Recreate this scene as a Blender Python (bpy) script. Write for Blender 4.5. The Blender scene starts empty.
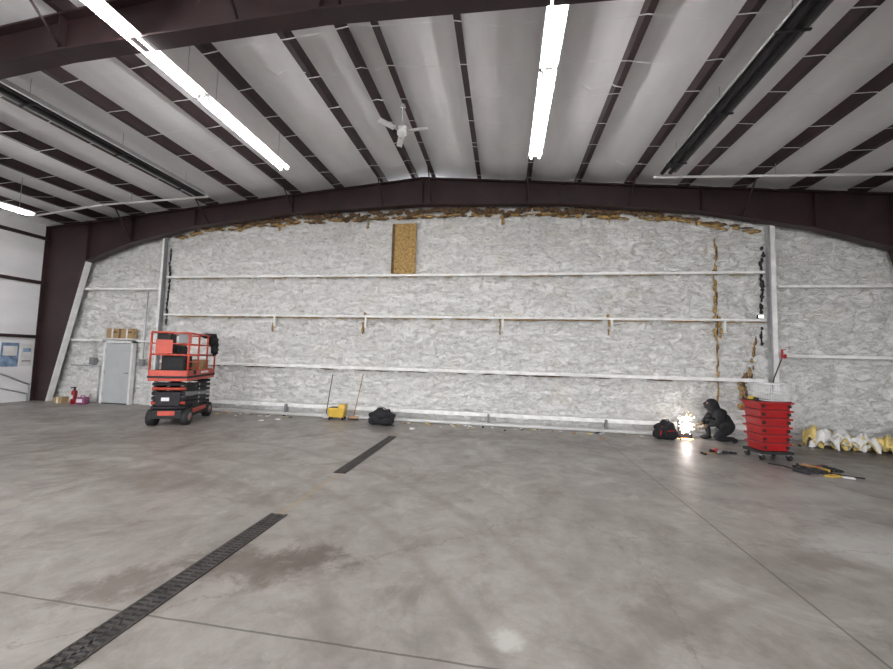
import bpy, bmesh, math, random
from mathutils import Vector, Matrix, noise, Euler
random.seed(7)
C=bpy.context.scene.collection
# ------------------------------------------------------------ materials
def newmat(n):
    m=bpy.data.materials.new(n);m.use_nodes=True
    return m,m.node_tree.nodes,m.node_tree.links,m.node_tree.nodes['Principled BSDF']
def mat(n,c,rough=.5,metal=0,var=.15,scale=6,bump=0,emit=None,es=0,samp=True):
    m,N,L,b=newmat(n)
    b.inputs['Roughness'].default_value=rough;b.inputs['Metallic'].default_value=metal
    tc=N.new('ShaderNodeTexCoord');no=N.new('ShaderNodeTexNoise');no.inputs['Scale'].default_value=scale;no.inputs['Detail'].default_value=5
    L.new(tc.outputs['Object'],no.inputs['Vector'])
    r=N.new('ShaderNodeValToRGB');L.new(no.outputs['Fac'],r.inputs['Fac'])
    r.color_ramp.elements[0].position=.3;r.color_ramp.elements[1].position=.7
    r.color_ramp.elements[0].color=(*[x*(1-var) for x in c],1);r.color_ramp.elements[1].color=(*[min(1,x*(1+var)) for x in c],1)
    L.new(r.outputs['Color'],b.inputs['Base Color'])
    if bump:
        bp=N.new('ShaderNodeBump');bp.inputs['Strength'].default_value=bump;bp.inputs['Distance'].default_value=.02
        L.new(no.outputs['Fac'],bp.inputs['Height']);L.new(bp.outputs['Normal'],b.inputs['Normal'])
    if emit:
        b.inputs['Emission Color'].default_value=(*emit,1);b.inputs['Emission Strength'].default_value=es
    if not samp: m.cycles.emission_sampling='NONE'
    return m
M={}
M['steel']=mat('dark_painted_steel',(.026,.0115,.0125),.5,0,.3,3)
M['white']=mat('white_paint',(.68,.675,.67),.5,0,.12,4)
M['dirtywhite']=mat('dirty_white_girt',(.76,.75,.73),.6,0,.15,5,.3)
M['alu']=mat('galvanised',(.45,.46,.47),.4,.6,.15,8)
M['reflector']=mat('heater_reflector',(.16,.165,.17),.45,.3,.15,4)
M['grey']=mat('grey_paint',(.20,.205,.21),.5,0,.15,5)
M['grate']=mat('drain_iron',(.050,.044,.040),.55,.3,.4,9)
M['door']=mat('door_grey',(.40,.42,.42),.5,0,.06,3)
M['black']=mat('black_rubber',(.012,.012,.013),.7,0,.3,10)
M['blackcloth']=mat('black_cloth',(.010,.010,.012),.9,0,.4,20,.4)
M['orange']=mat('lift_orange_red',(.46,.055,.028),.45,0,.15,6)
M['red']=mat('cart_red',(.33,.010,.011),.35,0,.12,6)
M['yellow']=mat('yellow_plastic',(.58,.37,.04),.5,0,.15,6)
M['card']=mat('cardboard',(.33,.22,.11),.8,0,.15,6)
M['foamyel']=mat('aged_yellow_foam',(.33,.21,.075),.9,0,.5,14,.6)
M['brownfoam']=mat('brown_crust_foam',(.11,.065,.032),.9,0,.6,9,.6)
M['dark']=mat('dark_gap',(.02,.018,.022),.8,0,.4,9)
M['batt']=mat('fibreglass_batt',(.60,.46,.17),.95,0,.25,9,.7)
M['paper']=mat('paper_backing',(.62,.61,.59),.8,0,.12,5,.2)
M['wire']=mat('white_wire',(.75,.75,.75),.4,0,.1,5)
M['skin']=mat('skin',(.45,.25,.17),.5,0,.08,8)
M['glove']=mat('leather_glove',(.16,.11,.06),.8,0,.2,12)
M['wood']=mat('wood',(.33,.2,.1),.6,0,.2,8)
M['pink']=mat('purple_tub',(.25,.07,.16),.6,0,.2,8)
M['blue']=mat('blue_print',(.18,.26,.38),.5,0,.5,7)
M['tube']=mat('fluorescent_tube',(.9,.9,.9),.4,0,0,1,0,(.995,.98,.985),76)
M['spark']=mat('hot_spark',(1,.6,.2),.5,0,0,1,0,(1,.55,.2),12,False)
M['sparkw']=mat('arc_core',(1,.9,.7),.5,0,0,1,0,(1,.9,.8),25,False)
M['lens']=mat('worklight_lens',(1,1,1),.4,0,0,1,0,(.95,.97,1),12,False)
M['ground']=mat('outdoor_gravel',(.35,.34,.32),.9)

m,N,L,b=newmat('ceiling_vinyl_liner');M['liner']=m
b.inputs['Roughness'].default_value=.6
tc=N.new('ShaderNodeTexCoord')
mp=N.new('ShaderNodeMapping');mp.inputs['Scale'].default_value=(1.2,.35,1);L.new(tc.outputs['Object'],mp.inputs['Vector'])
no=N.new('ShaderNodeTexNoise');no.inputs['Scale'].default_value=2;no.inputs['Detail'].default_value=4;L.new(mp.outputs[0],no.inputs['Vector'])
r=N.new('ShaderNodeValToRGB');L.new(no.outputs['Fac'],r.inputs['Fac'])
r.color_ramp.elements[0].position=.3;r.color_ramp.elements[0].color=(.70,.69,.70,1);r.color_ramp.elements[1].position=.7;r.color_ramp.elements[1].color=(.81,.80,.81,1)
L.new(r.outputs[0],b.inputs['Base Color'])
bp=N.new('ShaderNodeBump');bp.inputs['Strength'].default_value=.25;bp.inputs['Distance'].default_value=.04;L.new(no.outputs['Fac'],bp.inputs['Height']);L.new(bp.outputs[0],b.inputs['Normal'])

def ramp(src,stops):
    r=N.new('ShaderNodeValToRGB');cr=r.color_ramp
    while len(cr.elements)<len(stops):cr.elements.new(.5)
    for e,(p,c) in zip(cr.elements,stops):e.position=p;e.color=(*c,1)
    L.new(src,r.inputs['Fac']);return r
def nz(scale,det,rough=.6,dist=0):
    n=N.new('ShaderNodeTexNoise');n.inputs['Scale'].default_value=scale;n.inputs['Detail'].default_value=det;n.inputs['Roughness'].default_value=rough;n.inputs['Distortion'].default_value=dist
    L.new(mp.outputs[0],n.inputs['Vector']);return n
def math_(op,a,bv=None,c=None,clamp=False):
    n=N.new('ShaderNodeMath');n.operation=op;n.use_clamp=clamp
    for i,v in enumerate((a,bv,c)):
        if v is None: continue
        if isinstance(v,(int,float)): n.inputs[i].default_value=v
        else: L.new(v,n.inputs[i])
    return n.outputs[0]
def maprange(src,a,b_,c,d):
    mr=N.new('ShaderNodeMapRange');L.new(src,mr.inputs['Value'])
    for k_,v_ in zip(('From Min','From Max','To Min','To Max'),(a,b_,c,d)): mr.inputs[k_].default_value=v_
    return mr.outputs[0]
def blend(mask,c):
    global col
    q=N.new('ShaderNodeMix');q.data_type='RGBA'
    L.new(mask,q.inputs['Factor'])
    L.new(col,q.inputs['A']);q.inputs['B'].default_value=(*c,1);col=q.outputs['Result']
# spray foam
m,N,L,b=newmat('spray_foam_white');M['foam']=m
b.inputs['Roughness'].default_value=.8
tc=N.new('ShaderNodeTexCoord')
mp=N.new('ShaderNodeMapping');mp.inputs['Scale'].default_value=(1,1,1.8);L.new(tc.outputs['Object'],mp.inputs['Vector'])
n1=nz(1.6,6,.6,.6);n2=nz(7,6,.68,.4);n3=nz(22,4);n5=nz(2.8,5,.62,.7);n4=nz(.8,7,.75,.5)
col=ramp(n2.outputs['Fac'],[(.30,(.50,.485,.455)),(.40,(.70,.69,.665)),(.50,(.82,.815,.795)),(.75,(.88,.875,.86))]).outputs[0]  # low spots darker: shade between the lumps painted into the foam colour
rb=ramp(n1.outputs['Fac'],[(.30,(.84,.835,.825)),(.52,(1,1,1))])
mx=N.new('ShaderNodeMix');mx.data_type='RGBA';mx.blend_type='MULTIPLY';mx.inputs['Factor'].default_value=1
L.new(col,mx.inputs['A']);L.new(rb.outputs[0],mx.inputs['B']);col=mx.outputs['Result']
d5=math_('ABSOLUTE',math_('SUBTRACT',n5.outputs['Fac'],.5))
crev_shade=math_('MULTIPLY',maprange(d5,.002,.018,.55,0),maprange(n1.outputs['Fac'],.40,.54,.1,1))  # crease shade painted into the foam as thin dark lines
blend(crev_shade,(.36,.325,.275))
blend(maprange(n4.outputs['Fac'],.55,.72,0,.36),(.60,.49,.33))
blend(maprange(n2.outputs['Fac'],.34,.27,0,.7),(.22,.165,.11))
L.new(col,b.inputs['Base Color'])
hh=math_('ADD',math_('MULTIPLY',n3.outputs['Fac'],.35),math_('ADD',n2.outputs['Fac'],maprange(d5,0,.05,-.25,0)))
bp=N.new('ShaderNodeBump');bp.inputs['Strength'].default_value=1;bp.inputs['Distance'].default_value=.07;L.new(hh,bp.inputs['Height']);L.new(bp.outputs[0],b.inputs['Normal'])

# concrete floor
m,N,L,b=newmat('concrete_floor');M['floor']=m
tc=N.new('ShaderNodeTexCoord');sx=N.new('ShaderNodeSeparateXYZ');L.new(tc.outputs['Object'],sx.inputs[0])
mp=N.new('ShaderNodeMapping');L.new(tc.outputs['Object'],mp.inputs['Vector'])
n1=nz(.45,8,.66,.5);n2=nz(3,8,.72,.3);n3=nz(38,3);n6=nz(1.1,8,.7,.8)
ra=ramp(n1.outputs['Fac'],[(.30,(.180,.163,.149)),(.5,(.255,.235,.217)),(.70,(.312,.290,.270))])
rb=ramp(n2.outputs['Fac'],[(.30,(.68,.67,.65)),(.60,(1.06,1.06,1.06))])
mx=N.new('ShaderNodeMix');mx.data_type='RGBA';mx.blend_type='MULTIPLY';mx.inputs['Factor'].default_value=1
L.new(ra.outputs[0],mx.inputs['A']);L.new(rb.outputs[0],mx.inputs['B'])
col=mx.outputs['Result']
def blob(x,y,rx,ry,ang,strength,nsrc,soft=.5):
    ca,sa=math.cos(ang),math.sin(ang)
    dx=math_('SUBTRACT',sx.outputs['X'],x);dy=math_('SUBTRACT',sx.outputs['Y'],y)
    u=math_('ADD',math_('MULTIPLY',dx,ca/rx),math_('MULTIPLY',dy,sa/rx))
    v=math_('ADD',math_('MULTIPLY',dx,-sa/ry),math_('MULTIPLY',dy,ca/ry))
    d=math_('SQRT',math_('ADD',math_('MULTIPLY',u,u),math_('MULTIPLY',v,v)))
    d=math_('ADD',d,math_('MULTIPLY',math_('SUBTRACT',nsrc,.5),3.2))
    return maprange(d,1-soft,1.1,strength,0)
def line(axis,pos,w,wob=.0,s_=.75):
    s=sx.outputs[axis]
    if wob: s=math_('ADD',s,math_('MULTIPLY',math_('SUBTRACT',n2.outputs['Fac'],.5),wob))
    d=math_('ABSOLUTE',math_('SUBTRACT',s,pos))
    return maprange(d,w*.5,w,s_,0)
F2=n2.outputs['Fac'];F6=n6.outputs['Fac']
blend(maprange(F6,.52,.66,0,.55),(.125,.104,.088))
blend(maprange(F6,.42,.30,0,.45),(.40,.38,.36))
blend(blob(-2.0,2.95,.6,.30,.35,.75,F2),(.085,.066,.05))
blend(blob(-1.75,3.1,.4,.18,.2,.6,F2),(.065,.05,.038))
blend(blob(-2.8,2.5,.45,.25,.9,.65,F2),(.10,.08,.062))
blend(blob(.05,2.5,.13,.13,0,.75,F2,.4),(.46,.45,.43))
blend(blob(3.6,4.4,.9,.35,.4,.55,F2),(.41,.395,.375))
blend(blob(2.9,4.0,.35,.2,.1,.65,F2),(.125,.10,.08))
blend(blob(4.3,3.4,.5,.12,-.5,.6,F2),(.13,.105,.085))
blend(blob(-5.0,4.6,3.0,.4,-.1,.6,F2,.8),(.13,.11,.092))
blend(blob(-7.5,6.3,2.4,.5,.1,.55,F2,.8),(.13,.11,.092))
blend(blob(-9.5,8.0,2.4,.8,.1,.45,F2,.8),(.13,.11,.092))
blend(blob(7.4,8.9,1.6,.55,.05,.9,F2,.8),(.06,.047,.036))
blend(blob(6.8,8.4,1.9,.7,.1,.7,F2,.8),(.085,.066,.05))
blend(blob(8.3,7.2,1.6,.5,.2,.75,F2,.8),(.11,.088,.07))
blend(blob(0.5,8.6,3.6,.6,0,.5,F2,.8),(.14,.12,.105))
blend(blob(4.0,6.0,1.0,.25,.2,.45,F2,.8),(.41,.395,.375))
for (x,y,R_,w) in ((-6.5,-1.0,6.4,.10),(-6.3,-1.0,7.9,.11),(-6.1,-1.2,7.0,.08),(4.6,-2.0,5.9,.08),(-9.0,11.5,6.2,.1)):
    dx=math_('SUBTRACT',sx.outputs['X'],x);dy=math_('SUBTRACT',sx.outputs['Y'],y)
    d=math_('ABSOLUTE',math_('SUBTRACT',math_('SQRT',math_('ADD',math_('MULTIPLY',dx,dx),math_('MULTIPLY',dy,dy))),R_))
    blend(math_('MULTIPLY',maprange(d,w*.3,w,.6,0),n1.outputs['Fac']),(.12,.10,.085))
blend(line('X',-2.4,.035,.03,.5),(.28,.19,.08))
blend(line('X',2.28,.012),(.05,.043,.037))
blend(line('Y',2.25,.010,.02),(.05,.043,.037))
blend(line('X',-8.6,.012),(.06,.05,.04))
vo=N.new('ShaderNodeTexVoronoi');vo.feature='DISTANCE_TO_EDGE';vo.inputs['Scale'].default_value=.16
nm=N.new('ShaderNodeVectorMath');nm.operation='MULTIPLY_ADD';L.new(n2.outputs['Color'],nm.inputs[0]);nm.inputs[1].default_value=(.5,.5,0);L.new(tc.outputs['Object'],nm.inputs[2]);L.new(nm.outputs[0],vo.inputs['Vector'])
blend(maprange(vo.outputs['Distance'],0,.0018,.5,0),(.09,.075,.06))
L.new(col,b.inputs['Base Color'])
L.new(maprange(F6,.3,.7,.33,.52),b.inputs['Roughness']);b.inputs['Specular IOR Level'].default_value=.40
bp=N.new('ShaderNodeBump');bp.inputs['Strength'].default_value=.15;bp.inputs['Distance'].default_value=.01;L.new(n3.outputs['Fac'],bp.inputs['Height']);L.new(bp.outputs[0],b.inputs['Normal'])

# ------------------------------------------------------------ builder
class B:
    def __init__(s): s.bm=bmesh.new(); s.mats=[]
    def mi(s,k):
        if k not in s.mats: s.mats.append(k)
        return s.mats.index(k)
    def _fin(s,geom,k,M4=None,smooth=False):
        i=s.mi(k);fs=set()
        for v in geom:
            for f in v.link_faces: fs.add(f)
        for f in fs: f.material_index=i;f.smooth=smooth
        if M4 is not None:
            for v in geom: v.co=M4@v.co
    def box(s,k,size,loc,rot=(0,0,0),bev=0,taper=None):
        g=bmesh.ops.create_cube(s.bm,size=1)['verts']
        for v in g:
            v.co=Vector((v.co.x*size[0],v.co.y*size[1],v.co.z*size[2]))
            if taper and v.co.z<0: v.co.x*=taper;v.co.y*=taper
        if bev:
            es={e for v in g for e in v.link_edges}
            r=bmesh.ops.bevel(s.bm,geom=list(es),offset=bev,segments=2,affect='EDGES',profile=.5)
            g=list({v for f in r['faces'] for v in f.verts}|{v for v in g if v.is_valid})
            seen=set(g);st=list(g)
            while st:
                v=st.pop()
                for e in v.link_edges:
                    o=e.other_vert(v)
                    if o not in seen: seen.add(o);st.append(o)
            g=list(seen)
        s._fin(g,k,Matrix.Translation(loc)@Euler(rot).to_matrix().to_4x4())
    def tube(s,k,p,q,r,r2=None,n=10,smooth=True):
        p=Vector(p);q=Vector(q);d=q-p
        g=bmesh.ops.create_cone(s.bm,cap_ends=True,segments=n,radius1=r,radius2=r if r2 is None else r2,depth=d.length)['verts']
        M4=Matrix.Translation((p+q)/2)@d.to_track_quat('Z','Y').to_matrix().to_4x4()
        s._fin(g,k,M4,smooth)
    def path(s,k,pts,r,n=8):
        for a,b_ in zip(pts,pts[1:]): s.tube(k,a,b_,r,n=n)
    def ball(s,k,loc,sc,rot=(0,0,0),sub=2,nz_=0,fr=3):
        g=bmesh.ops.create_icosphere(s.bm,subdivisions=sub,radius=1)['verts']
        o=Vector((random.random()*50,random.random()*50,0))
        for v in g:
            if nz_: v.co*=1+nz_*noise.noise(v.co*fr+o)
            v.co=Vector((v.co.x*sc[0],v.co.y*sc[1],v.co.z*sc[2]))
        s._fin(g,k,Matrix.Translation(loc)@Euler(rot).to_matrix().to_4x4(),True)
    def quad(s,k,pts):
        vs=[s.bm.verts.new(p) for p in pts];f=s.bm.faces.new(vs);f.material_index=s.mi(k)
    def prism(s,k,poly,y0,y1):
        a=[s.bm.verts.new((x,y0,z)) for x,z in poly];b_=[s.bm.verts.new((x,y1,z)) for x,z in poly]
        i=s.mi(k);n=len(poly)
        fs=[s.bm.faces.new(a),s.bm.faces.new(b_[::-1])]
        for j in range(n): fs.append(s.bm.faces.new((a[j],b_[j],b_[(j+1)%n],a[(j+1)%n])))
        for f in fs:f.material_index=i
    def fin(s,name,loc=(0,0,0),rotz=0,parent=None):
        bmesh.ops.recalc_face_normals(s.bm,faces=s.bm.faces)
        me=bpy.data.meshes.new(name);s.bm.to_mesh(me);s.bm.free()
        for k in s.mats: me.materials.append(M[k])
        o=bpy.data.objects.new(name,me);C.objects.link(o);o.location=loc;o.rotation_euler=(0,0,rotz)
        if parent: o.parent=parent
        return o

XL,XR,YB,YF=-15.36,10.62,10.5,-8.0
RX=-2.4
def zp(x): return 6.90-.083*abs(x-RX)      # purlin underside
b=B();b.quad('floor',[(XL-.2,YF,0),(XR+.2,YF,0),(XR+.2,YB+.3,0),(XL-.2,YB+.3,0)]);b.fin('floor')
b=B();b.quad('ground',[(-60,-60,-.02),(60,-60,-.02),(60,YF,-.02),(-60,YF,-.02)]);b.fin('ground')
# ------------------------------------------------------------ far wall (spray foam)
def foam_sheet(b,x0,x1,z0,z1,y):
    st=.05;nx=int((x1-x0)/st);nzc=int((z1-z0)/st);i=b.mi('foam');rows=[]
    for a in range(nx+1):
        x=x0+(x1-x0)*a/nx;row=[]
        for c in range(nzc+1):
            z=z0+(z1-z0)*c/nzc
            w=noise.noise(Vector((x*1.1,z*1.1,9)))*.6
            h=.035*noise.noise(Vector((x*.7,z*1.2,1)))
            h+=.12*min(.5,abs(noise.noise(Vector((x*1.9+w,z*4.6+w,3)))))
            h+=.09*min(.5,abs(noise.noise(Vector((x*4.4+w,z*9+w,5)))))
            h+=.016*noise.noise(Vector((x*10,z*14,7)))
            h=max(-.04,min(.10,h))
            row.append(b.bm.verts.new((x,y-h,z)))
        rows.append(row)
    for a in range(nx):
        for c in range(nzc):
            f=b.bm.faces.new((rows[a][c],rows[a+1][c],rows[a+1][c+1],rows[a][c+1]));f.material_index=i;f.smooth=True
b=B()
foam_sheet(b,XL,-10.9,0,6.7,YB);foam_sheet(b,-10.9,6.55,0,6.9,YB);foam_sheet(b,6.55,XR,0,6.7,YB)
b.box('grey',(XR-XL,.1,6.9),((XL+XR)/2,YB+.2,3.45))
WALL=b.fin('wall_far')
b=B()
def crust(k,x0,z0,x1,z1,w,step=.12,y=10.40,d=.03,gap=0.0):
    n=max(2,int(math.hypot(x1-x0,z1-z0)/step));ph=random.random()*9
    for j in range(n):
        if random.random()<gap: continue
        t=(j+random.random()*.5)/n;vert=abs(x0-x1)<.3;wob=w*.9*noise.noise(Vector((j*.35,ph,0)))*2
        b.ball(k,(x0+(x1-x0)*t+(wob if vert else 0)+random.uniform(-.3,.3)*w,y,z0+(z1-z0)*t+(0 if vert else wob)+random.uniform(-.3,.3)*w),(w*random.uniform(.25,1.1) if vert else step*random.uniform(.6,1.1),d,(step*random.uniform(.5,1.0) if vert else w*random.uniform(.35,1.2))),sub=2,nz_=.7,fr=2)
crust('dark',-10.78,2.6,-10.78,5.1,.035)
crust('dark',6.40,3.1,6.40,4.8,.045,.09);crust('dark',6.36,2.3,6.34,2.8,.03,.09)
for (xa,za,xb,zb) in ((-9.6,5.76,-6.4,5.91),(-6.4,5.91,-2.4,6.00),(-2.4,6.00,1.0,5.93),(1.0,5.93,4.1,5.69)):
    crust('brownfoam',xa,za,xb,zb,.085,.10,10.36);crust('foamyel',xa,za-.10,xb,zb-.10,.05,.13,10.40,.03,.3);crust('brownfoam',xa,za-.14,xb,zb-.14,.03,.15,10.40,.03,.55)
crust('foamyel',-10.6,5.38,-9.2,5.70,.05,.12,gap=.25);crust('brownfoam',-10.6,5.44,-9.4,5.74,.04,.12,gap=.3)
crust('foamyel',4.0,5.64,6.4,5.15,.05,.12,gap=.25);crust('brownfoam',4.0,5.72,6.2,5.28,.04,.12,gap=.3)
crust('foamyel',5.33,.9,5.33,5.1,.030,.10,10.41,.02,.25);crust('foamyel',5.29,2.6,5.31,4.4,.05,.13,10.41,.02,.4);crust('brownfoam',5.35,1.5,5.35,4.9,.02,.15,10.40,.02,.5)
crust('foamyel',5.9,.75,5.9,1.5,.09,.09,10.41,.03,.15);crust('brownfoam',5.92,.9,5.95,1.6,.06,.10,10.40,.03,.2);crust('foamyel',6.05,1.5,6.2,2.4,.035,.11,10.41,.03,.3);crust('brownfoam',6.1,1.5,6.22,2.5,.02,.11,10.40,.03,.4)
for x in (-7.0,-4.1,-.14,2.7,5.4):
    crust('foamyel',x,2.45,x,3.05,.035,.09,10.38,.03,.2);b.box('dirtywhite',(.05,.08,.35),(x+.08,10.34,2.76))
for x in (-7.0,-4.1,-.14,2.7): crust('foamyel',x,5.55,x,5.9,.05,.09,10.38,.03,.2)
for j in range(170):
    x=random.uniform(-10.5,6.2);z,k_=random.choice(((2.865,'foamyel'),(2.865,'foamyel'),(4.075,'foamyel'),(1.35,'brownfoam')))
    b.ball(k_,(x,10.34,z+random.uniform(-.02,0)),(random.uniform(.05,.30),.02,.013),sub=1,nz_=.4)
b.fin('foam_residue',parent=WALL)
def sidewall(name,X,sgn):
    b=B();eave=zp(X)+.25
    b.box('liner',(.1,YB-YF+.4,eave),(X+sgn*.05,(YB+YF)/2,eave/2))
    return b.fin(name)
sidewall('wall_left',XL,-1);sidewall('wall_right',XR,1)
b=B()
b.box('liner',(3.2,.15,6.0),(-13.8,YF,3.0));b.box('liner',(3.2,.15,6.0),(9.05,YF,3.0))
b.prism('liner',[(-12.25,5.2),(7.45,5.2),(7.45,zp(7.45)),(RX,zp(RX)),(-12.25,zp(-12.25))],YF-.07,YF+.07)
b.fin('wall_near')
b=B()
for z in (2.1,3.9,5.4): b.box('steel',(.10,YB-YF-.2,.10),(XL+.055,(YB+YF)/2,z))
b.fin('trim_1')
b=B()
for z in (2.1,3.9,5.4): b.box('steel',(.10,YB-YF-.2,.10),(XR-.055,(YB+YF)/2,z))
b.fin('trim_2')
# ------------------------------------------------------------ ceiling liner
purl=[-14.55,-13.25,-11.95,-10.55,-9.2,-7.8,-6.35,-4.95,-3.55,-2.62,-2.12,-.82,.53,1.85,3.15,4.5,5.8,7.1,8.4,9.7]
b=B();i=b.mi('liner');xs=[]
edges=sorted([XL-.1]+purl+[XR+.1])
for a,c in zip(edges,edges[1:]):
    n=6
    for k in range(n): xs.append((a+(c-a)*k/n,k/n))
xs.append((XR+.1,0))
ys=[YF-.2+(YB+.5-YF)*j/60 for j in range(61)]
rows=[]
for x,t in xs:
    rows.append([b.bm.verts.new((x,y,zp(x)+.225-.03*math.sin(math.pi*t)*(1+.4*math.sin(y*8+x)))) for y in ys])
for a in range(len(rows)-1):
    for c in range(60):
        f=b.bm.faces.new((rows[a][c],rows[a+1][c],rows[a+1][c+1],rows[a][c+1]));f.material_index=i;f.smooth=True
b.fin('ceiling')
b=B()
for x in purl:
    z=zp(x);s=1 if x>RX else -1
    L_=YB-YF-.1;yc=(YB+YF)/2
    b.box('steel',(.02,L_,.22),(x,yc,z+.115))
    b.box('steel',(.10,L_,.018),(x+.045*s,yc,z+.009))
    b.box('steel',(.016,L_,.035),(x+.09*s,yc,z+.025))
b.fin('roof_purlins')
b=B()
y=-7.3
while y<10.0:
    pts=[];sl=random.uniform(-.12,.12)
    for a,c in zip(edges,edges[1:]):
        m_=(a+c)/2
        pts.append((a+.02,y+sl*math.sin(a*.4)+random.uniform(-.03,.03),zp(a)-.012))
        pts.append((m_,y+sl*math.sin(m_*.4)+random.uniform(-.07,.07),zp(m_)-.012-random.uniform(.0,.07)))
    for p,q in zip(pts,pts[1:]):
        p=Vector(p);q=Vector(q)
        b.quad('wire',[p+Vector((0,-.011,0)),q+Vector((0,-.011,0)),q+Vector((0,.011,0)),p+Vector((0,.011,0))])
    y+=.78
for (x,y) in ((-4.2,5.6),(-6.9,6.9),(1.2,6.4),(5.1,5.2),(-9.8,5.9),(-1.4,8.3),(2.5,8.9)):
    p=Vector((x,y,zp(x)-.02));pts=[p+Vector((.12*q+.04*math.sin(q*2.1),.08*math.sin(q*1.2),-.07*q*(1-.12*q))) for q in range(7)]
    for p,q in zip(pts,pts[1:]): b.quad('wire',[p+Vector((0,-.012,0)),q+Vector((0,-.012,0)),q+Vector((0,.012,0)),p+Vector((0,.012,0))])
b.fin('ceiling_banding')
# ------------------------------------------------------------ rigid frames
low=[(-13.65,4.62),(-12.0,5.20),(-9.7,5.68),(-6.4,6.00),(-2.4,6.12),(1.4,6.00),(4.9,5.65),(7.4,5.15),(9.05,4.62)]
IB,OB=-14.74,10.2
def frame(name,yc,white=False):
    b=B()
    poly=[(XL+.04,0),(XL+.04,zp(XL))]+[(RX,zp(RX))]+[(XR-.04,zp(XR)),(XR-.04,0),(OB,0)]+low[::-1]+[(IB,0)]
    b.prism('steel',poly,yc-.008,yc+.008)
    w=.24
    def fl(p,q,k='steel',w=w):
        p=Vector((p[0],0,p[1]));q=Vector((q[0],0,q[1]));d=q-p;an=-math.atan2(d.z,d.x);c=(p+q)/2
        b.box(k,(d.length+.01,w,.03),(c.x,yc,c.z),(0,an,0))
    for p,q in zip(low,low[1:]): fl(p,q)
    fl((IB,0),low[0],'white' if white else 'steel',.17 if white else .24);fl((OB,0),low[-1])
    fl((XL+.05,0),(XL+.05,zp(XL)));fl((XR-.05,0),(XR-.05,zp(XR)))
    fl((XL+.05,zp(XL)-.02),(RX,zp(RX)-.02));fl((RX,zp(RX)-.02),(XR-.05,zp(XR)-.02))
    for (x,z) in low:
        h=zp(x)-z-.03
        b.box('steel',(.02,w-.03,h),(x,yc,z+h/2))
    for x in purl[2:-2:2]:
        for p,q in zip(low,low[1:]):
            if p[0]<=x<=q[0]:
                zl=p[1]+(q[1]-p[1])*(x-p[0])/(q[0]-p[0]);b.tube('steel',(x,yc-.08,zl+.04),(x,yc-.7,zp(x)+.03),.02,n=5)
    b.fin(name)
frame('steel_frame',10.17,True);frame('steel_frame.001',4.22);frame('steel_frame.002',-1.75)
# ------------------------------------------------------------ girts on far wall
b=B()
def girt(x0,x1,z,h=.09,k='dirtywhite',y=10.34,d=.09):
    b.box(k,(x1-x0,d,h),((x0+x1)/2,y,z))
girt(-10.80,6.4,4.12,.060);girt(-10.80,6.4,2.91,.055);girt(-10.80,6.4,1.41,.085)
girt(-14.6,-11.0,3.74,.06);girt(-14.6,-13.0,2.04,.06);girt(-11.7,-11.0,2.04,.06)
girt(6.7,XR-.3,3.76,.06);girt(6.7,XR-.3,2.04,.07)
b.fin('wall_girts')
b=B()
b.box('dirtywhite',(17.0,.12,.10),(-2.2,10.28,.26));b.box('dirtywhite',(17.0,.26,.06),(-2.2,10.16,.03))
b.tube('white',(-8.6,9.96,.05),(5.8,9.96,.05),.03)
for x in (-8.9,-6.3,-3.2,-.4,2.6,5.2):
    b.box('grey',(.05,.16,.28),(x,10.2,.15))
b.fin('trim_3')
b=B();b.box('dirtywhite',(.08,.08,5.45),(-10.98,10.33,2.725));b.box('grey',(.03,.12,5.4),(-10.91,10.33,2.70));b.fin('trim_4')
b=B();b.box('dirtywhite',(.11,.10,5.5),(6.585,10.33,2.75));b.box('alu',(.03,.12,5.4),(6.50,10.33,2.70));b.fin('trim_5')
b=B();b.box('foamyel',(.70,.03,1.48),(-2.95,10.375,4.92));b.box('brownfoam',(.08,.03,1.46),(-3.28,10.365,4.92));b.fin('exposed_insulation_panel')
# ------------------------------------------------------------ personnel door
b=B()
dx0,dx1=-12.86,-11.82;yd=10.32
b.box('white',(.07,.12,2.03),(dx0,yd,1.015));b.box('white',(.07,.12,2.03),(dx1,yd,1.015));b.box('white',(1.11,.12,.07),((dx0+dx1)/2,yd,2.0))
b.box('door',(.97,.05,1.94),((dx0+dx1)/2,yd,.98))
b.box('dark',(.98,.02,.02),((dx0+dx1)/2,yd-.03,.02))
b.tube('alu',(dx1-.13,yd-.03,1.0),(dx1-.13,yd-.09,1.0),.025);b.tube('alu',(dx1-.13,yd-.09,1.0),(dx1-.24,yd-.09,1.0),.012)
for z in (.3,1.0,1.7): b.box('alu',(.03,.03,.1),(dx0+.045,yd-.03,z))
b.fin('door_1')
b=B()
for x in (-12.58,-12.03):
    b.box('card',(.46,.14,.32),(x,10.31,2.27),bev=.012);b.box('paper',(.06,.004,.32),(x,10.238,2.27));b.box('brownfoam',(.14,.01,.05),(x+.12,10.236,2.31))
b.box('white',(1.15,.18,.04),(-12.32,10.31,2.09))
b.fin('cardboard_boxes')
b=B()
b.path('alu',[(-14.2,10.33,1.2),(-13.05,10.33,1.2),(-13.05,10.33,.05)],.018)
b.path('alu',[(-13.35,10.33,2.0),(-13.35,10.33,1.15)],.018);b.box('grey',(.16,.1,.24),(-13.35,10.33,1.35))
b.box('grey',(.16,.1,.22),(-11.45,10.3,1.35));b.path('alu',[(-11.45,10.33,1.45),(-11.45,10.33,3.65)],.015)
b.fin('wall_conduit')
b=B()
b.tube('red',(0,0,0),(0,0,.38),.075,n=16);b.ball('red',(0,0,.38),(.075,.075,.055));b.tube('black',(0,0,.42),(0,0,.5),.022);b.box('black',(.03,.14,.03),(0,-.04,.51));b.path('black',[(0,-.03,.46),(.09,-.05,.41),(.10,-.05,.15)],.012);b.box('white',(.09,.01,.12),(0,-.075,.22))
b.fin('fire_extinguisher',(-13.45,9.95,0))
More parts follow.
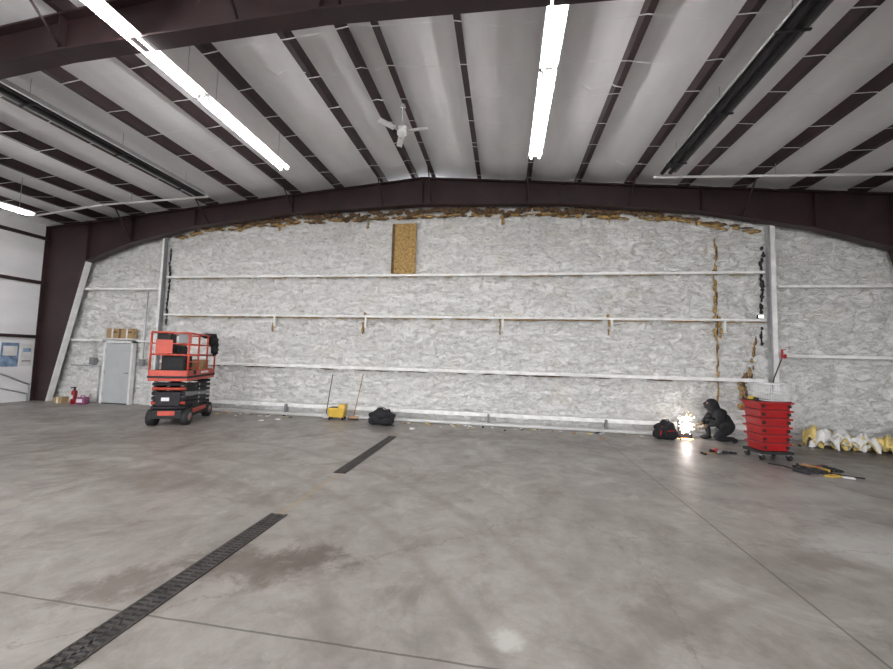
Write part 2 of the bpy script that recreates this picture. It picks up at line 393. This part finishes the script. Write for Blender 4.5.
b=B();b.box('pink',(.28,.22,.22),(0,0,.11),bev=.04);b.box('white',(.16,.02,.10),(0,-.11,.12));b.path('pink',[(-.07,0,.2),(-.05,0,.28),(.05,0,.28),(.07,0,.2)],.012)
b.fin('detergent_tub',(-13.12,9.95,0),.2)
b=B();b.box('card',(.3,.22,.2),(0,0,.10),bev=.01);b.box('paper',(.06,.221,.201),(0,0,.10));b.fin('supply_box',(-13.95,9.95,0),.1)
b=B()
for (y,z,w,h,k) in ((9.86,1.50,.28,.72,'paper'),(9.45,1.50,.42,.75,'blue'),(9.45,1.62,.34,.3,'paper'),(8.85,1.5,.6,.7,'paper'),(8.0,1.5,.7,.7,'blue')):
    b.box(k,(.02 if k!='paper' else .03,w,h),(XL+.02,y,z))
for y in (9.86,8.85):
    b.box('blue',(.04,.2,.12),(XL+.025,y,1.65));b.box('grey',(.04,.22,.04),(XL+.025,y,1.3))
b.fin('notice_boards')
b=B();b.path('alu',[(XL+.25,8.3,1.35),(XL+.25,9.85,.55),(XL+.25,9.85,.02)],.025);b.path('alu',[(XL+.25,8.3,1.35),(XL+.25,8.3,.02)],.025);b.path('alu',[(XL+.25,8.3,.75),(XL+.25,9.85,.25)],.02);b.fin('handrail')
# ------------------------------------------------------------ fluorescent fixtures
def fixture(name,x,y0,y1,z):
    b=B();yc=(y0+y1)/2;L_=y1-y0-.06
    b.box('white',(.13,L_,.06),(x,yc,z+.05),bev=.008)
    b.box('white',(.26,L_,.008),(x,yc,z+.022))
    for s in (-.08,.08):
        b.tube('tube',(x+s,y0+.07,z-.02),(x+s,y1-.07,z-.02),.020,n=12)
        for yy in (y0+.05,y1-.05): b.box('white',(.04,.04,.08),(x+s,yy,z-.01))
    for yy in (y0+.3,y1-.3): b.tube('alu',(x,yy,z+.08),(x,yy,zp(x)+.1),.006,n=6)
    b.fin(name)
k=0
for x,z,yend in ((-5.12,6.05,7.73),(.57,6.05,7.85),(-12.5,5.28,7.9),(6.9,5.7,1.0)):  # unseen lamps behind the camera and the last row are added for light
    y=yend
    for j in range(5 if x!=6.9 else 3):
        if x==-12.5 and j==1: y-=2.44
        fixture('fluorescent_fixture'+('' if k==0 else '.%03d'%k),x,y-2.44,y,z);k+=1;y-=2.44
# ------------------------------------------------------------ tube heaters
def heater(name,x,y0,y1,z):
    b=B();w=.19
    prof=[(-w,-.02),(-.11,.11),(.11,.11),(w,-.02)]
    for (a,c),(d,e) in zip(prof,prof[1:]):
        b.quad('reflector',[(x+a,y0,z+c),(x+a,y1,z+c),(x+d,y1,z+e),(x+d,y0,z+e)])
        b.quad('alu',[(x+a,y0,z+c+.006),(x+a,y1,z+c+.006),(x+d,y1,z+e+.006),(x+d,y0,z+e+.006)])
    for s in (-.085,.085): b.tube('dark',(x+s,y0,z+.01),(x+s,y1,z+.01),.042,n=14)
    for s in (-w,w): b.tube('wire',(x+s,y0,z-.02),(x+s,y1,z-.02),.013,n=6)
    y=y0+.5
    while y<y1:
        b.box('dark',(.40,.03,.02),(x,y,z-.045));b.tube('alu',(x,y,z+.11),(x,y,zp(x)+.02),.006,n=6);y+=1.6
    b.box('grey',(.3,.45,.3),(x,y0-.2,z+.05),bev=.02)
    b.fin(name)
heater('radiant_tube_heater',3.5,-3.5,8.7,6.0);heater('radiant_tube_heater.001',-8.25,-3.5,8.7,6.0)
b=B()
b.path('white',[(3.3,8.85,6.0),(9.6,8.94,5.82)],.028);b.path('white',[(-14.2,8.8,5.62),(-11.5,8.8,5.90),(-8.1,8.8,6.0)],.028)
b.path('alu',[(5.8,8.9,5.94),(5.8,8.9,zp(5.8)-.01)],.008);b.path('alu',[(-10.55,8.8,5.94),(-10.55,8.8,zp(-10.55)-.01)],.008)
b.fin('gas_pipe')
b=B()
b.tube('white',(0,0,0),(0,0,.53),.013);b.tube('white',(0,0,-.10),(0,0,.05),.10,n=20);b.tube('white',(0,0,.47),(0,0,.53),.06,.04,n=16);b.tube('white',(0,0,-.14),(0,0,-.10),.05,.09,n=20)
for j in range(3):
    a=math.radians(-8+120*j);d=Vector((math.cos(a),math.sin(a),0))
    b.box('alu',(.14,.04,.015),d*.15+Vector((0,0,-.05)),(0,0,a));b.box('white',(.36,.12,.012),d*.36+Vector((0,0,-.05)),(.2,0,a),bev=.004)
b.fin('ceiling_fan',(-2.12,7.0,6.34))
# ------------------------------------------------------------ trench drain
def drain(name,y0,y1):
    b=B();w=.17;x=-2.4
    b.box('dark',(w,y1-y0,.004),(x,(y0+y1)/2,.003))  # dark plate imitates the shaded trench; no recess is cut
    for s in (-1,1): b.box('grate',(.022,y1-y0,.008),(x+s*w/2,(y0+y1)/2,.006))
    b.box('grate',(.016,y1-y0,.006),(x,(y0+y1)/2,.007))
    y=y0+.02
    while y<y1:
        b.box('grate',(w,.022,.006),(x,y,.007));y+=.045
    b.fin(name)
drain('floor_drain_grate',-2,3.86);drain('floor_drain_grate.001',5.36,8.05)
# ------------------------------------------------------------ scissor lift (local x = length)
b=B()
b.box('black',(1.75,.60,.20),(0,0,.27),bev=.02);b.box('black',(1.0,.76,.20),(0,0,.26),bev=.01)
b.box('orange',(.9,.02,.10),(0,-.385,.30));b.box('orange',(.9,.02,.10),(0,.385,.30));b.box('orange',(.02,.34,.10),(-.885,0,.30))
b.box('dark',(.5,.70,.22),(-.1,0,.42))
for sx_ in (-.68,.68):
    for sy in (-.34,.34):
        b.tube('black',(sx_,sy-.075,.19),(sx_,sy+.075,.19),.19,n=28)
        sg=1 if sy>0 else -1
        b.tube('grey',(sx_,sy+sg*.07,.19),(sx_,sy+sg*.082,.19),.10,n=20)
        b.tube('orange',(sx_,sy+sg*.08,.19),(sx_,sy+sg*.095,.19),.04,n=12)
lv=[.42,.53,.64,.75,.86,.97]
for s in (-.30,.30):
    for j in range(5):
        z0,z1=lv[j],lv[j+1]
        kk='dark' if j!=2 else 'grey'
        for d in (1,-1):
            p=Vector((-.80*d,s+(.03*d),z0));q=Vector((.80*d,s+(.03*d),z1));c=(p+q)/2
            b.box(kk,((q-p).length,.045,.085),c,(0,-math.atan2(q.z-p.z,q.x-p.x),0))
        b.tube('alu',(0,s-.06,(z0+z1)/2),(0,s+.06,(z0+z1)/2),.03)
for j,z in enumerate(lv):
    for x in (-.80,.80): b.tube('orange' if j in(1,4) else 'dark',(x,-.34,z),(x,.34,z),.035)
b.tube('grey',(-.4,0,.45),(.4,0,.9),.05)
b.box('dark',(.04,.5,.30),(-.83,0,.62));b.box('white',(.01,.16,.08),(-.855,.05,.62))
b.box('orange',(1.86,.80,.07),(0,0,1.08),bev=.012);b.box('dark',(1.88,.82,.05),(0,0,1.14));b.box('dark',(1.80,.74,.01),(0,0,1.17))
for s in (-.39,.39): b.box('orange',(1.86,.02,.13),(0,s,1.23))
for s in (-.92,.92): b.box('orange',(.02,.78,.13),(s,0,1.23))
rz=2.18
for x in (-.91,-.30,.30,.91):
    for y in (-.385,.385): b.tube('orange',(x,y,1.15),(x,y,rz),.022)
for z in (1.66,rz,1.92):
    rr_=.022 if z!=1.92 else .014
    for y in (-.385,.385): b.tube('orange',(-.91,y,z),(.91,y,z),rr_)
    for x in (-.91,.91): b.tube('orange',(x,-.385,z),(x,.385,z),rr_)
for z in (1.35,1.5): b.tube('orange',(-.91,-.385,z),(-.3,-.385,z),.014)
b.box('orange',(.02,.34,.32),(-.92,.12,1.85))
b.box('black',(.34,.30,.42),(-.66,.18,1.95),bev=.04);b.box('grey',(.18,.22,.22),(-.75,-.24,2.05),bev=.02)
b.box('black',(.5,.5,.45),(-.35,.05,1.42),bev=.05);b.box('black',(.5,.3,.7),(-.1,.15,1.55),bev=.06);b.box('yellow',(.25,.18,.2),(.4,.1,1.28),bev=.02);b.box('card',(.4,.4,.35),(.5,-.1,1.36),bev=.01)
for z in (.35,.55,.75,.95): b.tube('orange',(.95,-.2,z),(.95,.2,z),.014)
for y in (-.2,.2): b.tube('orange',(.95,y,.3),(.95,y,1.1),.014)
b.ball('blackcloth',(.62,-.40,2.08),(.26,.10,.18),sub=3,nz_=.5);b.ball('blackcloth',(.72,-.43,1.88),(.19,.08,.22),sub=3,nz_=.5);b.ball('blackcloth',(.55,-.30,2.18),(.24,.13,.07),sub=3,nz_=.5)
b.box('black',(.16,.012,.1),(-.5,-.40,1.24));b.box('white',(.5,.012,.05),(.15,-.405,1.23))
b.fin('scissor_lift',(-8.10,8.45,0),math.radians(114))
# ------------------------------------------------------------ mop bucket & brooms
b=B()
b.box('yellow',(.48,.30,.26),(0,0,.20),bev=.03,taper=.85);b.box('black',(.40,.24,.01),(0,0,.33))
b.box('yellow',(.2,.26,.12),(.15,0,.36),bev=.02);b.path('alu',[(.22,-.14,.3),(.25,-.1,.45),(.25,.1,.45),(.22,.14,.3)],.010)
for x in (-.18,.18):
    for y in (-.1,.1): b.tube('black',(x-.015,y,.04),(x+.015,y,.04),.04,n=14);b.tube('alu',(x,y,.04),(x,y,.09),.01)
b.fin('mop_bucket',(-4.50,9.75,0),.1)
b=B()
b.tube('wood',(0,0,.06),(.10,.36,1.25),.013);b.box('wood',(.30,.06,.05),(0,0,.075));
for j in range(20): b.box('black',(.011,.05,.06),(-.136+j*.0143,0,.03))
b.fin('push_broom',(-4.05,9.78,0))
b=B();b.tube('black',(0,0,.1),(.0,.3,1.2),.012);
for j in range(20):
    a=j*.314;b.path('paper',[(0,0,.12),(.05*math.cos(a),.04*math.sin(a),.06),(.08*math.cos(a),.06*math.sin(a),.012)],.009,5)
b.fin('mop',(-4.88,9.85,0))
# ------------------------------------------------------------ bags
def bag(name,loc,sx_,sy_,sz,rz_,accent=None):
    b=B()
    b.ball('blackcloth',(0,0,sz*.48),(sx_*.5,sy_*.5,sz*.5),sub=4,nz_=.28,fr=2.2)
    b.ball('blackcloth',(sx_*.22,-.05,sz*.30),(sx_*.33,sy_*.45,sz*.30),sub=3,nz_=.25)
    b.ball('blackcloth',(-sx_*.30,.02,sz*.25),(sx_*.26,sy_*.42,sz*.25),sub=3,nz_=.25)
    b.path('black',[(-.12,0,sz*.9),(-.08,-.02,sz*1.02),(.06,-.02,sz*1.03),(.12,0,sz*.9)],.014)
    b.path('black',[(sx_*.3,-sy_*.4,sz*.6),(sx_*.5,-sy_*.55,.05),(sx_*.58,-sy_*.4,.015)],.012)
    if accent:
        b.box(accent,(.02,.03,sz*.5),(-sx_*.40,-sy_*.30,sz*.5),(0,.2,0));b.box(accent,(sx_*.4,.02,.02),(0,-sy_*.47,sz*.5))
    b.fin(name,loc,rz_)
bag('duffel_bag',(-3.1,9.35,0),.62,.42,.42,.1)
bag('backpack',(3.75,9.55,0),.46,.38,.44,.3,'red')
bag('tool_bag',(8.98,9.75,0),.5,.4,.5,.2)
# ------------------------------------------------------------ red tool cart
b=B()
b.box('black',(.60,.46,.05),(0,0,.14))
for x in (-.25,.25):
    for y in (-.18,.18):
        b.tube('black',(x-.02,y,.055),(x+.02,y,.055),.055,n=18);b.box('alu',(.07,.05,.06),(x,y,.115))
zz=.17
for j in range(6):
    h=.155;w=.52+.016*j
    b.box('red',(w*.96,.38+.012*j,h-.02),(0,0,zz+h/2-.01),bev=.012,taper=.93)
    b.box('red',(w+.04,.43+.012*j,.036),(0,0,zz+h-.026),bev=.008)
    b.box('dark',(w*.93,.38,.014),(0,0,zz+h-.002))
    for s in (-1,1): b.box('black',(.05,.02,.05),(s*w*.40,-.205-.006*j,zz+h*.45))
    zz+=h
b.box('dark',(.58,.44,.015),(0,0,zz+.0))
bx0,bx1,by,z0,z1=-.12,.30,.2,zz+.01,zz+.33
for z,r in ((z0,.009),(z1,.012),((z0+z1)/2,.006)):
    for s in (-by,by): b.tube('wire',(bx0,s,z),(bx1,s,z),r,n=6)
    for x in (bx0,bx1): b.tube('wire',(x,-by,z),(x,by,z),r,n=6)
for j in range(15):
    x=bx0+(bx1-bx0)*j/14
    for s in (-by,by): b.tube('wire',(x,s,z0),(x,s,z1),.0045,n=5)
for j in range(9):
    y=-by+2*by*j/8
    for x in (bx0,bx1): b.tube('wire',(x,y,z0),(x,y,z1),.0045,n=5)
b.box('paper',(.30,.3,.10),(.10,0,zz+.07),bev=.02)
b.tube('black',(-.2,-.05,zz+.03),(-.16,.1,zz+.03),.025);b.box('yellow',(.12,.06,.05),(-.2,.1,zz+.04))
b.fin('tool_cart',(5.06,8.2,0),.12)
# ------------------------------------------------------------ scattered tools
def tools(cx,cy,rx,ry,n,seed):
    random.seed(seed);b=B()
    for j in range(n):
        x=cx+random.uniform(-rx,rx);y=cy+random.uniform(-ry,ry);a=random.uniform(0,6.28);k_=random.choice(['black','black','dark','grey','red','wood','yellow','black'])
        t=random.randrange(4);d=Vector((math.cos(a),math.sin(a),0));p=Vector((x,y,0))
        if t==0:
            b.tube(k_,p+Vector((0,0,.06)),p+d*.18+Vector((0,0,.06)),.035);b.box('black',(.05,.10,.05),p+Vector((-d.y*.06,d.x*.06,.03)),(0,0,a));b.tube('alu',p+d*.18+Vector((0,0,.06)),p+d*.25+Vector((0,0,.06)),.012)
        elif t==1:
            b.tube('wood',p+Vector((0,0,.025)),p+d*.28+Vector((0,0,.025)),.014);b.box('black',(.035,.12,.035),p+d*.29+Vector((0,0,.02)),(0,0,a))
        elif t==2:
            b.box(k_,(.22,.1,.06),p+Vector((0,0,.03)),(0,0,a),bev=.01)
        else:
            pts=[p+Vector((.13*math.cos(q*.7)+.01*q,.09*math.sin(q*.7),.012)) for q in range(12)];b.path('black',pts,.012,6)
    return b
tools(4.30,8.35,.12,.12,6,1).fin('hand_tools')
b=tools(5.15,7.40,.38,.2,14,2)
pts=[Vector((4.75+.12*j+.06*math.sin(j*1.9),7.60-.06*j+.1*math.cos(j*1.3),.012)) for j in range(9)];b.path('black',pts,.012,6)
b.box('yellow',(.22,.1,.02),(5.32,7.10,.01),(0,0,.4));b.box('paper',(.14,.07,.02),(5.5,7.05,.01),(0,0,-.3));b.fin('hand_tools.001')
tools(6.15,9.75,.18,.15,7,5).fin('hand_tools.002')
random.seed(11)
b=B()
for j in range(110):
    x=random.uniform(-9,3.3);y=9.90-abs(random.gauss(0,.18));s=random.uniform(.015,.06)
    if -5.5<x<-2.6: continue
    b.box(random.choice(['paper','paper','batt','dark','wood']),(s*1.6,s,s*.5),(x,y,s*.25),(0,0,random.random()*3))
for (x,y) in ((-6.2,8.9),(-5.9,9.2),(-2.2,9.0)):
    b.ball('paper',(x,y,.02),(.08,.05,.025),nz_=.6)
b.fin('floor_debris')
# torn insulation batts
random.seed(5)
b=B()
def sheet(k,cx,cy,w,l,zb,amp,seed,rz):
    n=14;i=b.mi(k);R=Euler((0,0,rz)).to_matrix();rows=[]
    for a in range(n+1):
        row=[]
        for c in range(n+1):
            u=a/n-.5;v=c/n-.5
            q=noise.noise(Vector((u*2.5+seed,v*2.5,seed)));q2=noise.noise(Vector((u*6,v*6+seed,seed)))
            p=R@Vector((u*w*(1-.2*abs(q)),v*l*(1-.2*abs(q2)),0))
            z=max(.012,zb*(1-2.6*(u*u+v*v))+amp*(abs(q)*1.6+.35*q2))
            row.append(b.bm.verts.new((cx+p.x,cy+p.y,z)))
        rows.append(row)
    for a in range(n):
        for c in range(n):
            f=b.bm.faces.new((rows[a][c],rows[a+1][c],rows[a+1][c+1],rows[a][c+1]));f.material_index=i;f.smooth=True
for j in range(26):
    t=j/25;cx=6.95+1.45*t
    sheet(['batt','paper','batt','batt','paper'][j%5],cx,9.70-.22*t+random.uniform(-.2,.2),random.uniform(.35,.65),random.uniform(.25,.4),random.uniform(.05,.30)*(1.1-.4*t),random.uniform(.12,.24),j*3.3,random.uniform(-1,1))
b.fin('insulation_scraps')
b=B();b.box('red',(.08,.08,.22),(6.70,10.2,2.08),bev=.01);b.box('white',(.06,.02,.10),(6.70,10.15,2.12));b.path('black',[(6.65,10.2,1.95),(6.48,10.2,1.5),(6.36,10.2,1.0),(6.32,10.15,.3)],.012);b.fin('power_box')
b=B();b.box('black',(.13,.07,.09),(6.24,10.25,2.99),bev=.01);b.box('lens',(.10,.01,.06),(6.24,10.21,2.99));b.fin('work_light')

# ------------------------------------------------------------ welder
P=Vector((5.00,9.66,0))
def skin_obj(name,verts,edges_,radii,matk,root=0,sub=2,parent=None,loc=(0,0,0)):
    me=bpy.data.meshes.new(name);me.from_pydata([tuple(v) for v in verts],edges_,[]);o=bpy.data.objects.new(name,me);C.objects.link(o)
    md=o.modifiers.new('skin','SKIN');md.use_smooth_shade=True
    sv=me.skin_vertices[0].data
    for i_,r_ in enumerate(radii):
        sv[i_].radius=(r_,r_) if not isinstance(r_,tuple) else r_
        sv[i_].use_root=(i_==root)
    s=o.modifiers.new('sub','SUBSURF');s.levels=sub;s.render_levels=sub
    me.materials.append(M[matk]);o.location=loc
    if parent:o.parent=parent
    return o
V=[(.14,0,.34),(.09,0,.46),(.01,0,.58),(-.07,0,.68),(-.14,0,.76),
   (.13,-.12,.31),(-.05,-.16,.22),(-.22,-.17,.10),(0,-.16,.08),(.18,-.15,.10),(.23,-.15,.04),
   (.13,.12,.31),(-.08,.17,.44),(-.22,.20,.48),(-.20,.19,.28),(-.16,.18,.10),(-.28,.20,.05),
   (-.07,-.15,.67),(-.13,-.23,.56),(-.19,-.26,.44),(-.27,-.20,.40),(-.35,-.13,.37),
   (-.07,.15,.67),(-.14,.22,.56),(-.20,.25,.46),(-.28,.18,.42),(-.35,.10,.39)]
E=[(0,1),(1,2),(2,3),(3,4),(0,5),(5,6),(6,7),(7,8),(8,9),(9,10),(0,11),(11,12),(12,13),(13,14),(14,15),(15,16),
   (3,17),(17,18),(18,19),(19,20),(20,21),(3,22),(22,23),(23,24),(24,25),(25,26)]
Rr=[.165,.16,(.165,.175),(.135,.145),.075,.12,.10,.08,.065,.05,.042,.12,.10,.08,.065,.05,.042,.09,.075,.062,.05,.034,.09,.075,.062,.05,.034]
body=skin_obj('welder_person',V,E,Rr,'blackcloth',loc=P)
b=B()
g=bmesh.ops.create_uvsphere(b.bm,u_segments=28,v_segments=20,radius=1)['verts']
for v in g:
    x,y,z=v.co
    if x<0 and z<-.2: y*=1-.35*min(1,(-z-.2));
    nx_=x*.105;ny_=y*.078;nz2=z*.122
    if x<-.6 and abs(y)<.2 and -.35<z<.15: nx_-=.022*(1-abs(y)/.2)*(1-abs(z+.15)/.35)
    if x<-.6 and .1<abs(y)<.5 and 0<z<.25: nx_+=.008
    v.co=Vector((nx_,ny_,nz2))
b._fin(g,'skin',None,True)
for s in (-1,1):
    b.ball('paper',(-.088,s*.030,.012),(.012,.013,.010));b.ball('dark',(-.099,s*.030,.012),(.004,.006,.006));b.ball('skin',(.005,s*.078,-.005),(.018,.008,.03))
b.box('pink',(.006,.045,.008),(-.099,0,-.062))
g=bmesh.ops.create_uvsphere(b.bm,u_segments=28,v_segments=20,radius=1)['verts']
rm=[v for v in g if v.co.x<-.60 ]
g=[v for v in g if v not in rm];bmesh.ops.delete(b.bm,geom=rm,context='VERTS')
for v in g: v.co=Vector((v.co.x*.138+.015,v.co.y*.118,v.co.z*.150-.005+(-.04 if v.co.z<-.5 else 0)))
b._fin(g,'blackcloth',None,True)
i=b.mi('black');R1=[]
for a in range(17):
    an=math.radians(-80+10*a);col_=[]
    for c in range(9):
        t=c/8;zz_=.10-.24*t;k1=1-.25*abs(t-.45)**1.3
        col_.append(b.bm.verts.new((-.145*math.cos(an)*k1-.005,.118*math.sin(an)*(1-.3*t*t),zz_)))
    R1.append(col_)
for a in range(16):
    for c in range(8):
        f=b.bm.faces.new((R1[a][c],R1[a+1][c],R1[a+1][c+1],R1[a][c+1]));f.material_index=i;f.smooth=True
b.box('dark',(.008,.10,.05),(-.150,0,.025));b.box('grey',(.004,.11,.006),(-.153,0,.055));b.box('grey',(.004,.11,.006),(-.153,0,-.003))
head=b.fin('head',(-.19,0,.83));head.parent=body;head.rotation_euler=(0,-.55,0)
def hand(name,w,mir):
    w=Vector(w);d=Vector((-.9,-.1*mir,-.4)).normalized();side=Vector((0,1,0))*mir
    skin_obj(name,[w-d*.03,w+d*.03,w+d*.085],[(0,1),(1,2)],[(.032,.034),(.022,.042),(.016,.042)],'glove',parent=body,sub=1)
    for k_,(off,ln) in enumerate(((-.033,.07),(-.011,.085),(.011,.078),(.033,.058))):
        a=w+d*.075+side*off
        skin_obj('finger_%d'%(k_+1),[a,a+d*ln*.45,a+d*ln*.75+Vector((.0,0,-ln*.25)),a+d*ln*.75+Vector((.015,0,-ln*.6))],[(0,1),(1,2),(2,3)],[.010,.0095,.009,.008],'glove',parent=body,sub=1)
    a=w+d*.03-side*.03
    skin_obj('thumb',[a,a+d*.03-side*.025,a+d*.06-side*.02+Vector((0,0,-.02))],[(0,1),(1,2)],[.013,.011,.009],'glove',parent=body,sub=1)
hand('hand_right',(-.35,-.13,.37),1);hand('hand_left',(-.35,.10,.39),-1)
b=B();b.tube('dark',(-.41,-.12,.31),(-.48,-.03,.27),.018);b.tube('alu',(-.48,-.03,.27),(-.50,.0,.25),.008);b.fin('welding_torch',parent=body)
for s,x,y in ((0,.23,-.15),(1,-.23,.195)):
    b=B();b.ball('black',(x+(-.02 if s==0 else 0),y,.055),((.06,.05,.055) if s==0 else (.13,.05,.055)),sub=2);b.fin('boot_%d'%(s+1),parent=body)
# sparks
b=B();random.seed(3)
S=Vector((4.28,9.72,.24))
b.ball('sparkw',S,(.04,.04,.07),nz_=.4)
for j in range(210):
    a=random.uniform(0,6.283);el=random.gauss(1.15,.45);v=Vector((math.cos(a)*math.cos(el),math.sin(a)*math.cos(el)*.5,math.sin(el)))*random.uniform(.6,3.1)
    t0=random.uniform(.01,.20);t1=t0+random.uniform(.012,.045)
    g_=Vector((0,0,-4.9));p=S+v*t0+g_*t0*t0;q=S+v*t1+g_*t1*t1
    if min(p.z,q.z)<.01 or q.y>9.98 or max(p.x,q.x)>4.46 or min(p.x,q.x)<4.10: continue
    b.tube(random.choice(['spark','sparkw','sparkw']),p,q,.006,.002,n=4)
for j in range(50):
    a=random.uniform(0,6.28);r_=min(.18,abs(random.gauss(0,.11)));b.ball('spark',S+Vector((math.cos(a)*r_,math.sin(a)*r_*.7,-.235)),(.006,.006,.005),sub=1)
b.box('dark',(.36,.06,.10),(4.26,9.80,.06));b.box('dark',(.06,.06,.40),(4.18,9.82,.20));b.box('alu',(.05,.05,.30),(4.38,9.84,.15))
b.fin('welding_sparks')
def pt(name,loc,e,c,r):
    l=bpy.data.lights.new(name,'POINT');l.energy=e;l.color=c;l.shadow_soft_size=r;o=bpy.data.objects.new(name,l);o.location=loc;C.objects.link(o)
pt('welding_arc_light',S+Vector((-.02,-.09,.10)),7,(.90,.90,1),.04)

# ------------------------------------------------------------ world + portal
w=bpy.data.worlds.new('world');bpy.context.scene.world=w;w.use_nodes=True
bg=w.node_tree.nodes['Background'];bg.inputs[0].default_value=(.95,.97,1,1);bg.inputs[1].default_value=7.2
l=bpy.data.lights.new('door_daylight_portal','AREA');l.shape='RECTANGLE';l.size=19.7;l.size_y=5.2;l.cycles.is_portal=True
o=bpy.data.objects.new('door_daylight_portal',l);o.location=(RX,YF-.1,2.6);o.rotation_euler=(math.radians(90),0,0);C.objects.link(o)
# ------------------------------------------------------------ camera
f=372.137
x=Vector((.98781,-.01683,.15483));d=Vector((.15338,-.06747,-.98587));z=Vector((.02704,.99758,-.06406))
cd=bpy.data.cameras.new('camera');c=bpy.data.objects.new('camera',cd);C.objects.link(c)
c.matrix_world=Matrix(((*x,0),(*d,0),(*z,1.75),(0,0,0,1)))
cd.sensor_width=36;cd.lens=f/893*36;cd.clip_start=.05
bpy.context.scene.camera=c
bpy.context.scene.view_settings.view_transform='Standard'
